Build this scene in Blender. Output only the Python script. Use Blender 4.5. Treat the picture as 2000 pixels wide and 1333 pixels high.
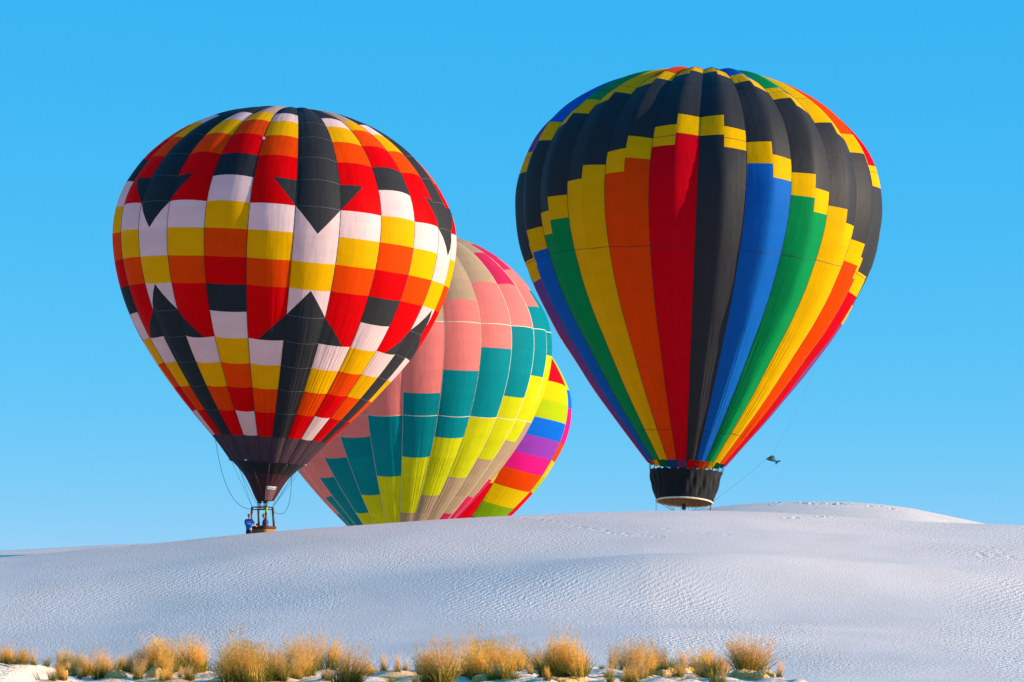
import bpy, bmesh, math, random
import numpy as np
from mathutils import Vector, Matrix
for o in list(bpy.data.objects): bpy.data.objects.remove(o)
scene = bpy.context.scene
col = scene.collection
R = math.radians
# ---- geometry library (pure numpy) ----
F = 6500.0; CX = 1000.0; CY = 666.5; HZ = 1200.0; CAMZ = 3.0
PITCH = math.atan((HZ - CY) / F)
def at(px, py, Y):
    dx = (px - CX) / F; dy = -(py - CY) / F
    c, s = math.cos(PITCH), math.sin(PITCH)
    d = np.array([dx, c - dy * s, s + dy * c])
    return np.array([0, 0, CAMZ]) + d * (Y / d[1])
def proj(P):
    P = np.asarray(P, float) - np.array([0, 0, CAMZ])
    c, s = math.cos(PITCH), math.sin(PITCH)
    f = P[..., 1] * c + P[..., 2] * s; u = -P[..., 1] * s + P[..., 2] * c
    return CX + F * P[..., 0] / f, CY - F * u / f

def catmull(pts, n=16):
    p = np.array(pts, float); p = np.vstack([2 * p[0] - p[1], p, 2 * p[-1] - p[-2]]); out = []
    for i in range(1, len(p) - 2):
        t = np.linspace(0, 1, n, endpoint=False)[:, None]
        a, b, c, d = p[i - 1], p[i], p[i + 1], p[i + 2]
        out.append(.5 * (2 * b + (c - a) * t + (2 * a - 5 * b + 4 * c - d) * t * t + (3 * b - a - 3 * c + d) * t ** 3))
    return np.vstack(out + [p[-2][None]])

PROF_A = [(0,73),(40,106),(80,144),(120,181),(160,214),(200,245),(247,277),(299,304),(355,325),(405,335.5),(445,338),(480,334.5),(510,326),(535,313.5),(576,287),(607,259),(633,230),(658,192),(676,154),(689,112),(697,75),(702,40),(704,2)]
PROF_C = [(0,74.5),(42,108),(92,148),(132,178),(175,208.5),(218,238),(261,268),(315,300),(353,318),(398,337),(440,350),(481,357),(522,358.5),(559,353.5),(600,341),(640,320),(676,290),(705,257),(735,211),(757,165),(770,120),(778,77),(782,40),(783.5,2)]

class Surf:
    """fabric envelope: gores hung on a tilted axis; s = arc length up from the mouth, phi = 0 faces the camera"""
    def __init__(S, prof, mouth, Y, scale, tilt, lean, n, phi0, k, ridge=2.0, seed=1, crown=0.0):
        m = Y / F * scale
        c = catmull(prof); c *= m; c *= np.array([.991, .98])
        d = np.r_[0, np.cumsum(np.hypot(*np.diff(c, axis=0).T))]
        S.S = d[-1]; S.sv = np.linspace(0, S.S, 600)
        S.hv = np.interp(S.sv, d, c[:, 0]); S.rv = np.interp(S.sv, d, c[:, 1])
        kern = np.ones(15) / 15; pad = lambda a: np.r_[2*a[0]-a[7:0:-1], a, 2*a[-1]-a[-2:-9:-1]]
        S.hv = np.convolve(pad(S.hv), kern, 'valid'); S.rv = np.abs(np.convolve(pad(S.rv), kern, 'valid'))
        S.hp = np.gradient(S.hv, S.sv); S.rp = np.gradient(S.rv, S.sv)
        S.O = at(mouth[0], mouth[1], Y); t = math.radians(tilt); l = math.radians(lean)
        a = np.array([math.sin(t), 0, math.cos(t)]); S.p = np.array([math.cos(t), 0, -math.sin(t)]); c0 = np.array([0, -1., 0])
        S.a = a * math.cos(l) - c0 * math.sin(l); S.c = c0 * math.cos(l) + a * math.sin(l)
        S.n = n; S.phi0 = math.radians(phi0); S.k = k; S.ridge = ridge; S.crown = crown; S.m = m
        S.amp = 1 + .12 * np.random.default_rng(seed).standard_normal(n)
        S.ph = np.random.default_rng(seed + 5).uniform(0, 6.28, (n, 3))
    def pt(S, g, u, s):
        """g gore index, u 0..1 across the gore, s arc length (arrays)"""
        g = np.asarray(g); u = np.asarray(u, float); s = np.clip(np.asarray(s, float), 0, S.S)
        h = np.interp(s, S.sv, S.hv); r = np.interp(s, S.sv, S.rv)
        hp = np.interp(s, S.sv, S.hp); rp = np.interp(s, S.sv, S.rp)
        gi = np.floor(g).astype(int) % S.n
        phi = S.phi0 + (g + u) * 2 * math.pi / S.n
        q = np.abs(2 * u - 1)
        shape = 1 - q ** S.ridge if S.ridge >= 2 else .22 * (1 - q ** 2) + .78 * (1 - np.sqrt(q * q + .002))
        kk = S.k * S.amp[gi] * (1 + S.crown * np.exp(-((r / S.m - 105) / 40.) ** 2) * (s > .7 * S.S))
        wob = 1 + .10 * np.sin(s * .7 + S.ph[gi, 0]) + .05 * np.sin(s * 1.7 + S.ph[gi, 1])
        b = kk * wob * (2 * math.pi * r / S.n) * shape
        rr = r + b * hp; hh = h - b * rp
        return S.O + hh[..., None] * S.a + rr[..., None] * (np.sin(phi)[..., None] * S.p + np.cos(phi)[..., None] * S.c)
    def nrm(S, g, u, s):
        e = 1e-3; sl = np.clip(s, .02, S.S - .02)
        uu = np.clip(u, e * 2, 1 - e * 2)
        du = S.pt(g, uu + e, sl) - S.pt(g, uu - e, sl); ds = S.pt(g, uu, sl + .01) - S.pt(g, uu, sl - .01)
        n = np.cross(du, ds); return n / np.maximum(np.linalg.norm(n, axis=-1, keepdims=True), 1e-9)
    def solve(S, phi_deg, y):
        g = (math.radians(phi_deg) - S.phi0) * S.n / (2 * math.pi); g0 = math.floor(g); u = g - g0
        ss = np.linspace(0, S.S, 4000); yy = proj(S.pt(np.full(4000, g0), np.full(4000, u), ss))[1]
        i0 = int(np.argmin(yy)); return float(np.interp(-y, -yy[:i0], ss[:i0]))

def balloons():
    return dict(
        A=Surf(PROF_A, (523, 905), 172, 1.0, 4.0, 0.0, 24, 7.1, .08, 2.0, 3, .7),
        B=Surf(PROF_A, (778, 1069), 224, .889, 0.0, 0.0, 24, 3.7, .085, 2.0, 7),
        C=Surf(PROF_C, (1341, 908), 194, 1.0, 3.0, 3.0, 24, -3.4, .135, 1.0, 11, .4),
        D=Surf(PROF_A, (818, 1101), 264, .735, 8.5, 0.0, 8, 39.0, .075, 2.0, 15))
# ---- camera, sky, sun, exposure ----
cam = bpy.data.cameras.new('camera'); cam.sensor_width = 36; cam.lens = 36 * F / 2000; cam.clip_start = .5; cam.clip_end = 9000
co = bpy.data.objects.new('camera', cam); col.objects.link(co)
co.location = (0, 0, CAMZ); co.rotation_euler = (R(90) + PITCH, 0, 0); scene.camera = co
SKY = .12
SUN_EL, SUN_BACK = 12.0, -7.0          # elevation; degrees behind the right-hand side
w = bpy.data.worlds.new('World'); scene.world = w; w.use_nodes = True
nt = w.node_tree; nt.nodes.clear()
sky = nt.nodes.new('ShaderNodeTexSky'); sky.sky_type = 'NISHITA'; sky.sun_disc = False
sky.sun_elevation = R(SUN_EL); sky.sun_rotation = R(90 - SUN_BACK)
sky.air_density = .7; sky.dust_density = 0; sky.ozone_density = 6.0; sky.altitude = 2500
# colour grade of the sky light: one power curve per channel over the whole dome
sc_ = nt.nodes.new('ShaderNodeSeparateColor'); cc_ = nt.nodes.new('ShaderNodeCombineColor')
nt.links.new(sky.outputs[0], sc_.inputs[0])
for k, (gain, gam) in enumerate(((1.42, 1.42), (.455, .33), (.55, .10))):
    pw = nt.nodes.new('ShaderNodeMath'); pw.operation = 'POWER'; pw.inputs[1].default_value = gam
    pre = nt.nodes.new('ShaderNodeMath'); pre.operation = 'MULTIPLY'; pre.inputs[1].default_value = .15; nt.links.new(sc_.outputs[k], pre.inputs[0]); nt.links.new(pre.outputs[0], pw.inputs[0])
    ga = nt.nodes.new('ShaderNodeMath'); ga.operation = 'MULTIPLY'; ga.inputs[1].default_value = gain / SKY; nt.links.new(pw.outputs[0], ga.inputs[0]); nt.links.new(ga.outputs[0], cc_.inputs[k])
bg = nt.nodes.new('ShaderNodeBackground'); bg.inputs['Strength'].default_value = SKY
wo = nt.nodes.new('ShaderNodeOutputWorld')
nt.links.new(cc_.outputs[0], bg.inputs[0]); nt.links.new(bg.outputs[0], wo.inputs[0])
sd = bpy.data.lights.new('sun', 'SUN'); sd.energy = 5.0; sd.angle = R(.5); sd.color = (1, .82, .62)
so = bpy.data.objects.new('sun', sd); col.objects.link(so)
sdir = Vector((math.cos(R(SUN_EL)) * math.cos(R(SUN_BACK)), math.cos(R(SUN_EL)) * math.sin(R(SUN_BACK)), math.sin(R(SUN_EL))))
so.rotation_euler = sdir.to_track_quat('Z', 'Y').to_euler(); so.location = sdir * 300
vs = scene.view_settings; vs.view_transform = 'Standard'; vs.look = 'None'; vs.gamma = 1; vs.exposure = 0.8; vs.use_curve_mapping = False

# ---- helpers ----
def tag(o, label, cat, group=None, kind=None):
    if label: o['label'] = label
    if cat: o['category'] = cat
    if group: o['group'] = group
    if kind: o['kind'] = kind
    return o
def empty(name, loc):
    o = bpy.data.objects.new(name, None); col.objects.link(o); o.location = [float(v) for v in loc]
    o.empty_display_size = .3; return o
ORIG = {}
def link(name, me, mats, parent=None, smooth=True):
    """mesh given in world coordinates; stored relative to its top-level thing"""
    o = bpy.data.objects.new(name, me); col.objects.link(o)
    for m in (mats if isinstance(mats, (list, tuple)) else [mats]): me.materials.append(m)
    if parent is not None:
        root = parent
        while root.parent: root = root.parent
        me.transform(Matrix.Translation(-Vector(root.location)))
        o.parent = parent
    if smooth: me.polygons.foreach_set('use_smooth', [True] * len(me.polygons))
    return o
def pyd(name, verts, faces, mats, parent=None, smooth=True):
    me = bpy.data.meshes.new(name); me.from_pydata([tuple(map(float, v)) for v in verts], [], [tuple(f) for f in faces]); me.update()
    return link(name, me, mats, parent, smooth)
def origin_to_base(o):
    """moves a top-level mesh's origin to the middle of its base"""
    me = o.data; c = np.array([v.co[:] for v in me.vertices]); b = Vector(((c[:,0].min()+c[:,0].max())/2, (c[:,1].min()+c[:,1].max())/2, c[:,2].min()))
    me.transform(Matrix.Translation(-b)); o.location = b; return o
def tube_geo(pts, rad, n=6, closed=False, cap=True):
    pts = [Vector(p) for p in pts]; V = []; Fc = []; k = len(pts)
    rads = rad if isinstance(rad, (list, tuple)) else [rad] * k
    up = None
    for i, p in enumerate(pts):
        if closed: t = pts[(i + 1) % k] - pts[i - 1]
        else: t = pts[min(i + 1, k - 1)] - pts[max(i - 1, 0)]
        t.normalize()
        if up is None: up = t.orthogonal().normalized()
        up = (up - t * up.dot(t)); up = up.normalized() if up.length > 1e-6 else t.orthogonal().normalized()
        b = t.cross(up)
        for j in range(n):
            a = 2 * math.pi * j / n; V.append(p + (up * math.cos(a) + b * math.sin(a)) * rads[i])
    for i in range(k if closed else k - 1):
        for j in range(n):
            a, b2 = i * n + j, i * n + (j + 1) % n; i2 = (i + 1) % k
            Fc.append((a, b2, i2 * n + (j + 1) % n, i2 * n + j))
    if cap and not closed: Fc.append(tuple(range(n))[::-1]); Fc.append(tuple(range((k - 1) * n, k * n)))
    return V, Fc
class MB:
    def __init__(s): s.v = []; s.f = []
    def add(s, g):
        o = len(s.v); s.v += [tuple(p) for p in g[0]]; s.f += [tuple(i + o for i in f) for f in g[1]]; return s
    def tube(s, pts, rad, n=6, closed=False): return s.add(tube_geo(pts, rad, n, closed))
    def box(s, c, ex, ey, ez):
        c, ex, ey, ez = map(lambda q: np.array(q, float), (c, ex, ey, ez)); V = []
        for z in (-1, 1):
            for x, y in ((-1, -1), (1, -1), (1, 1), (-1, 1)): V.append(c + ex * x + ey * y + ez * z)
        return s.add((V, [(3, 2, 1, 0), (4, 5, 6, 7), (0, 1, 5, 4), (1, 2, 6, 5), (2, 3, 7, 6), (3, 0, 4, 7)]))
    def build(s, name, mat, parent=None, smooth=True): return pyd(name, s.v, s.f, mat, parent, smooth)

# ---- materials ----
def mat(name):
    m = bpy.data.materials.new(name); m.use_nodes = True; n = m.node_tree; n.nodes.clear(); return m, n.nodes, n.links
def fabric(name, rgb, tr=.34, rough=.6, spec=.03, wr=1.0):
    m, N, L = mat(name)
    out = N.new('ShaderNodeOutputMaterial'); p = N.new('ShaderNodeBsdfPrincipled'); t = N.new('ShaderNodeBsdfTranslucent'); mx = N.new('ShaderNodeMixShader')
    uv = N.new('ShaderNodeUVMap'); sep = N.new('ShaderNodeSeparateXYZ'); L.new(uv.outputs[0], sep.inputs[0])
    oi = N.new('ShaderNodeObjectInfo')
    # per-panel shade of the dye lot, plus faint mottling
    nz = N.new('ShaderNodeTexNoise'); nz.inputs['Scale'].default_value = 1.3; nz.inputs['Detail'].default_value = 3; L.new(uv.outputs[0], nz.inputs['Vector'])
    v1 = N.new('ShaderNodeMapRange'); v1.inputs[3].default_value = .93; v1.inputs[4].default_value = 1.05; L.new(oi.outputs['Random'], v1.inputs[0])
    v2 = N.new('ShaderNodeMapRange'); v2.inputs[1].default_value = .3; v2.inputs[2].default_value = .7; v2.inputs[3].default_value = .95; v2.inputs[4].default_value = 1.04; L.new(nz.outputs[0], v2.inputs[0])
    mu = N.new('ShaderNodeMath'); mu.operation = 'MULTIPLY'; L.new(v1.outputs[0], mu.inputs[0]); L.new(v2.outputs[0], mu.inputs[1])
    hsv = N.new('ShaderNodeHueSaturation'); hsv.inputs['Color'].default_value = (*rgb, 1); L.new(mu.outputs[0], hsv.inputs['Value'])
    L.new(hsv.outputs[0], p.inputs['Base Color']); L.new(hsv.outputs[0], t.inputs['Color'])
    p.inputs['Roughness'].default_value = rough; p.inputs['Specular IOR Level'].default_value = spec
    # tension wrinkles: long creases running up the gore, strongest towards the mouth
    def creases(su, sv, detail):
        c = N.new('ShaderNodeCombineXYZ'); a = N.new('ShaderNodeMath'); a.operation = 'MULTIPLY'; a.inputs[1].default_value = su; L.new(sep.outputs[0], a.inputs[0])
        b = N.new('ShaderNodeMath'); b.operation = 'MULTIPLY'; b.inputs[1].default_value = sv; L.new(sep.outputs[1], b.inputs[0])
        L.new(a.outputs[0], c.inputs[0]); L.new(b.outputs[0], c.inputs[1])
        q = N.new('ShaderNodeTexNoise'); q.inputs['Scale'].default_value = 1; q.inputs['Detail'].default_value = detail; L.new(c.outputs[0], q.inputs['Vector']); return q
    c1 = creases(13, .16, 2.5); c2 = creases(3.5, .5, 2)
    msk = N.new('ShaderNodeMapRange'); msk.inputs[1].default_value = 0; msk.inputs[2].default_value = 11; msk.inputs[3].default_value = 1; msk.inputs[4].default_value = .05; L.new(sep.outputs[1], msk.inputs[0])
    m1 = N.new('ShaderNodeMath'); m1.operation = 'MULTIPLY'; L.new(c1.outputs[0], m1.inputs[0]); L.new(msk.outputs[0], m1.inputs[1])
    ad = N.new('ShaderNodeMath'); ad.operation = 'MULTIPLY_ADD'; ad.inputs[1].default_value = .22; L.new(c2.outputs[0], ad.inputs[0]); L.new(m1.outputs[0], ad.inputs[2])
    # puckers along the sewn load tapes
    fr_ = N.new('ShaderNodeMath'); fr_.operation = 'FRACT'; L.new(sep.outputs[0], fr_.inputs[0])
    ce_ = N.new('ShaderNodeMath'); ce_.operation = 'SUBTRACT'; ce_.inputs[1].default_value = .5; L.new(fr_.outputs[0], ce_.inputs[0])
    ab_ = N.new('ShaderNodeMath'); ab_.operation = 'ABSOLUTE'; L.new(ce_.outputs[0], ab_.inputs[0])
    ed_ = N.new('ShaderNodeMapRange'); ed_.inputs[1].default_value = .36; ed_.inputs[2].default_value = .5; ed_.inputs[3].default_value = 0; ed_.inputs[4].default_value = .16; L.new(ab_.outputs[0], ed_.inputs[0])
    pk_ = creases(1.2, 3.2, 1.5); pm_ = N.new('ShaderNodeMath'); pm_.operation = 'MULTIPLY_ADD'; L.new(pk_.outputs[0], pm_.inputs[0]); L.new(ed_.outputs[0], pm_.inputs[1]); L.new(ad.outputs[0], pm_.inputs[2]); ad = pm_
    bp = N.new('ShaderNodeBump'); bp.inputs['Strength'].default_value = .8; bp.inputs['Distance'].default_value = .22 * wr; L.new(ad.outputs[0], bp.inputs['Height'])
    L.new(bp.outputs[0], p.inputs['Normal']); L.new(bp.outputs[0], t.inputs['Normal'])
    mx.inputs[0].default_value = tr; L.new(p.outputs[0], mx.inputs[1]); L.new(t.outputs[0], mx.inputs[2]); L.new(mx.outputs[0], out.inputs[0])
    return m
def plain(name, rgb, rough=.6, spec=.3, metal=0, noise=0.0, nscale=8.0, rgb2=None, bump=0.0):
    m, N, L = mat(name); out = N.new('ShaderNodeOutputMaterial'); p = N.new('ShaderNodeBsdfPrincipled')
    p.inputs['Roughness'].default_value = rough; p.inputs['Specular IOR Level'].default_value = spec; p.inputs['Metallic'].default_value = metal
    tc = N.new('ShaderNodeTexCoord'); nz = N.new('ShaderNodeTexNoise'); nz.inputs['Scale'].default_value = nscale; nz.inputs['Detail'].default_value = 4; L.new(tc.outputs['Object'], nz.inputs['Vector'])
    r = N.new('ShaderNodeValToRGB'); r.color_ramp.elements[0].position = .35; r.color_ramp.elements[1].position = .65
    a = rgb2 or tuple(c * (1 - .35) for c in rgb)
    r.color_ramp.elements[0].color = (*a, 1); r.color_ramp.elements[1].color = (*rgb, 1)
    L.new(nz.outputs[0], r.inputs[0]); L.new(r.outputs[0], p.inputs['Base Color'])
    if bump:
        b = N.new('ShaderNodeBump'); b.inputs['Distance'].default_value = bump; L.new(nz.outputs[0], b.inputs['Height']); L.new(b.outputs[0], p.inputs['Normal'])
    L.new(p.outputs[0], out.inputs[0]); return m
FB = dict(
    black=fabric('black_nylon', (.020, .020, .023), .05, .7, .12), white=fabric('white_nylon', (.90, .70, .68), .44), cream=fabric('beige_nylon', (.58, .42, .34), .42),
    yellow=fabric('yellow_nylon', (.92, .50, .001), .44), orange=fabric('orange_nylon', (.90, .072, .0015), .44), red=fabric('red_nylon', (.76, .0012, .004), .44),
    plum=fabric('plum_nomex', (.075, .042, .055), .12, .7, .12),
    cblack=fabric('charcoal_nylon', (.019, .019, .022), .04, .62, .18), cyellow=fabric('golden_nylon', (.92, .52, .001), .42), corange=fabric('vermilion_nylon', (.90, .07, .0015), .42),
    cred=fabric('crimson_nylon', (.72, .0012, .012), .42), cblue=fabric('royal_blue_nylon', (.006, .12, .46), .26), cgreen=fabric('emerald_nylon', (.002, .26, .07), .26), cpurple=fabric('violet_nylon', (.20, .06, .25), .3),
    salmon=fabric('salmon_nylon', (.95, .26, .25), .5), teal=fabric('teal_nylon', (.002, .27, .33), .44), lemon=fabric('lemon_nylon', (.70, .74, .010), .46), olive=fabric('khaki_nylon', (.50, .36, .23), .42), rose=fabric('rose_nylon', (.70, .03, .12), .42),
    dred=fabric('scarlet_nylon', (.78, .002, .012), .4), dyellow=fabric('bright_yellow_nylon', (.86, .64, .002), .42), dlime=fabric('lime_nylon', (.48, .64, .006), .42), dblue=fabric('azure_nylon', (.004, .15, .70), .4),
    dpurple=fabric('purple_nylon', (.30, .05, .46), .4), dpink=fabric('magenta_nylon', (.80, .012, .24), .42), dorange=fabric('flame_orange_nylon', (.84, .065, .0015), .42), dgreen=fabric('grass_green_nylon', (.26, .54, .006), .42))
TAPE_BLACK = plain('black_webbing', (.012, .012, .014)); TAPE_PALE = plain('pale_webbing', (.72, .66, .50)); TAPE_GREY = plain('grey_webbing', (.10, .10, .11))
WIRE = plain('dark_steel_wire', (.03, .03, .035), .4, .5, .3); STEEL = plain('brushed_steel', (.55, .55, .56), .3, .5, .9); DARKSTEEL = plain('sooty_steel', (.08, .08, .085), .4, .5, .7)
LEATHER = plain('brown_leather', (.11, .05, .03), .5, .3, 0, 1, 14); WICKER = plain('wicker', (.36, .17, .045), .7, .2, 0, 1, 30, (.16, .06, .02), .01)
SUEDE = plain('dark_red_suede', (.12, .035, .025), .8, .1, 0, 1, 10)
# ---- terrain ----
def smooth(a, b, x): t = np.clip((x - a) / (b - a), 0, 1); return t * t * (3 - 2 * t)
CR = np.array([(-6000,1260),(-1500,1150),(-400,1106),(0,1091),(200,1072),(330,1060.5),(480,1043.5),(660,1030),(900,1013),(1130,1003),(1300,998),(1450,999),(1600,1007.5),(1800,1021),(2000,1027),(2400,1040),(3500,1090),(7000,1240)], float)
YC = 166.0
def ridge_z(tab, Y):
    t = np.array(tab, float); g = np.arange(t[0, 0], t[-1, 0], 8.0); v = np.interp(g, t[:, 0], t[:, 1])
    for _ in range(3): v = np.convolve(np.r_[np.full(7, v[0]), v, np.full(7, v[-1])], np.ones(15) / 15, 'valid')
    X = (g - CX) * Y / F; Z = CAMZ + (HZ - v) / F * Y
    return X, Z
CX_X, CX_Z = ridge_z(CR, YC)
BR_X, BR_Z = ridge_z([(900,1080),(1200,1022),(1390,991),(1480,983.5),(1580,980),(1700,984),(1800,998),(1900,1021),(2000,1045),(2300,1120),(2700,1180)], 245.0)
BL_X, BL_Z = ridge_z([(-2500,1160),(-800,1100),(0,1078),(150,1068),(320,1061),(480,1062),(700,1090),(1000,1150)], 243.0)
rng = np.random.default_rng(4)
WAV = [(rng.uniform(-1, 1), rng.uniform(-.5, .5), rng.uniform(0, 6.28)) for _ in range(7)]
SWELLS = [(1440, 17, 1.15, 12, 3.1, .03), (560, 10, .35, 11, 2.6, .12), (1000, 30, .5, 17, 4.0, .05), (1900, 10, .3, 12, 2.2, -.08), (300, 36, .4, 16, 4, .05), (1750, 34, .4, 14, 4.5, -.05)]
rs_ = random.Random(77)
for _ in range(46): SWELLS.append((rs_.uniform(-100, 2100), rs_.uniform(3, 46), rs_.choice((-1, 1)) * rs_.uniform(.03, .085), rs_.uniform(3.5, 9), rs_.uniform(1.0, 2.4), rs_.uniform(-.3, .3)))
FPX = []   # footprints (x, y, depth), filled below
def height(x, y, prints=True):
    x = np.asarray(x, float); y = np.asarray(y, float)
    zc = np.interp(x, CX_X, CX_Z); zb = -.3 + .05 * np.clip(x, -40, 6)
    t = np.clip((YC - y) / 31.0, 0, None)
    g = 1 - np.exp(-(1.35 * t) ** 1.75)
    front = zc - (zc - zb) * g
    d = np.clip(y - YC, 0, None)
    back = zc - .03 * d - .55 * smooth(1, 7, d) - (zc - 5.9) * smooth(4, 26, d) * .85 - 2.2 * smooth(20, 50, d)
    back = back - 1.8 * smooth(1, 14, d) * (1 - smooth(-23, -16, x))
    z = np.where(y < YC, front, back)
    # rolling swells and steeper scarps on the windward face
    for i, (a, b, p) in enumerate(WAV):
        z = z + (.07 / (1 + .4 * i)) * np.sin(a * .16 * (1 + .5 * i) * x + b * 1.1 * y + p) * smooth(95, 125, y) * (1 - smooth(160, 165.5, y))
    # swells: (x across, distance below the crest, rise, half width, half depth)
    for px, dn, A, wx, wy, sl in SWELLS:
        x0 = (px - CX) * (YC - dn) / F
        z = z + (1 - smooth(154, 163, y)) * A * np.exp(-((x - x0) / wx) ** 2 - ((y - (YC - dn) - sl * (x - x0)) / wy) ** 2)
    # farther dunes
    zr = np.interp(x, BR_X, BR_Z) - ((y - 245) / 14.0) ** 2 * 1.2
    zl = np.interp(x, BL_X, BL_Z) - ((y - 243) / 12.0) ** 2 * 1.2
    far = np.maximum(np.where(x > 2, zr, -99), np.where(x < -8, zl, -99)); far = np.where(y > 200, far, -99)
    z = np.where(y > 195, np.maximum(z, far), z)
    z = z * (1 - smooth(270, 420, y)) + 0 * smooth(270, 420, y)
    # hummocky foreground where the grass grows
    fg = 1.72 + .05 * np.sin(x * 1.1 + y * .5) + .05 * np.sin(x * 2.3 - y * .8 + 1) + .035 * np.sin(x * 4.1 + y * 1.7) + .025 * np.sin(x * 7.3 - y * 2.1 + 2)
    fg = fg - .25 * smooth(74, 82, y)
    edge = 5.55 + .35 * np.sin(y * .7)
    fg = fg - 1.9 * smooth(edge - .5, edge + 1.6, x) - .5 * smooth(52, 44, y)
    zz = np.where(y < 83, fg, np.where(y < 100, fg + (z - fg) * smooth(83, 98, y), z))
    # smooth pale drift at the lower left
    m = 2.19 - .21 * (x + 9.46) - ((y - 61.5) / 5.2) ** 2 * .35
    m = np.where(x > -8.75 + .10 * np.sin(y * 3), m - 1.6 * (x + 8.75) , m)
    zz = np.where((y < 70) & (y > 50), np.maximum(zz, m), zz)
    if prints:
        for fx, fy, dp, rx, ry in FPX:
            k = (np.abs(x - fx) < 1) & (np.abs(y - fy) < 1.6)
            if k.any():
                q = ((x[k] - fx) / rx) ** 2 + ((y[k] - fy) / ry) ** 2
                zz[k] += -dp * np.exp(-q) + .35 * dp * np.exp(-((np.sqrt(q) - 1.7) / .5) ** 2)
    return zz
def ground_hit(px, py, y0=40.0, y1=300.0):
    ys = np.arange(y0, y1, .05); d = at(px, py, 1000.0) - np.array([0, 0, CAMZ])
    xs = d[0] / d[1] * ys; zs = CAMZ + d[2] / d[1] * ys
    h = height(xs, ys, False); k = np.nonzero(h >= zs)[0]
    i = k[0] if len(k) else len(ys) - 1
    return np.array([xs[i], ys[i], h[i]])
rp = random.Random(9)
def track(pts, step, dep=.03):
    for (a, b), (c, d) in zip(pts[:-1], pts[1:]):
        n = max(2, int(math.hypot(c - a, (d - b) * 2) / step))
        for i in range(n):
            t = i / n; P = ground_hit(a + (c - a) * t + rp.uniform(-6, 6), b + (d - b) * t + rp.uniform(-1.6, 1.6), 100)
            FPX.append((P[0], P[1], dep * rp.uniform(.6, 1.3), rp.uniform(.08, .12), rp.uniform(.16, .3)))
track([(1012,1013),(1085,1010)], 9); track([(1060,1016),(1090,1020),(1130,1031),(1210,1042),(1300,1051)], 11); track([(1260,1030),(1380,1042),(1450,1050)], 34, .022)
track([(1830,1056),(1900,1066),(2000,1078)], 26, .03); track([(1885,1080),(1950,1087),(2000,1094)], 13); track([(1540,1013),(1570,1014)], 10, .06)
track([(1505,985),(1530,982)], 6, .2); track([(1560,983),(1660,986)], 7, .2); track([(1600,1010),(1640,1010)], 12, .12); track([(1700,988),(1760,995)], 18, .14)
track([(60,1076),(320,1064)], 42, .2)
def axis(*segs):
    out = []
    for a, b, st in segs: out += list(np.arange(a, b - st * .5, st))
    return np.array(out + [segs[-1][1]])
gx = np.concatenate([-np.geomspace(2500, 29, 22), axis((-27.5, 27.5, .125)), np.geomspace(29, 2500, 22)])
gy = np.concatenate([axis((-60, 48, 6), (48, 84, .2), (84, 130, 2), (130, 170, .125), (170, 200, .6), (200, 260, .5)), np.geomspace(262, 4500, 26)])
GX, GY = np.meshgrid(gx, gy); GZ = height(GX.ravel(), GY.ravel()).reshape(GX.shape)
nx, ny = len(gx), len(gy)
me = bpy.data.meshes.new('ground'); me.vertices.add(nx * ny); me.vertices.foreach_set('co', np.stack([GX, GY, GZ], -1).ravel())
i = (np.arange(ny - 1)[:, None] * nx + np.arange(nx - 1)[None]).ravel()
q = np.stack([i, i + 1, i + nx + 1, i + nx], 1).ravel(); nf = len(i)
me.loops.add(nf * 4); me.loops.foreach_set('vertex_index', q); me.polygons.add(nf); me.polygons.foreach_set('loop_start', np.arange(nf) * 4)
me.polygons.foreach_set('use_smooth', np.ones(nf, bool)); me.update(); me.validate()
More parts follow.
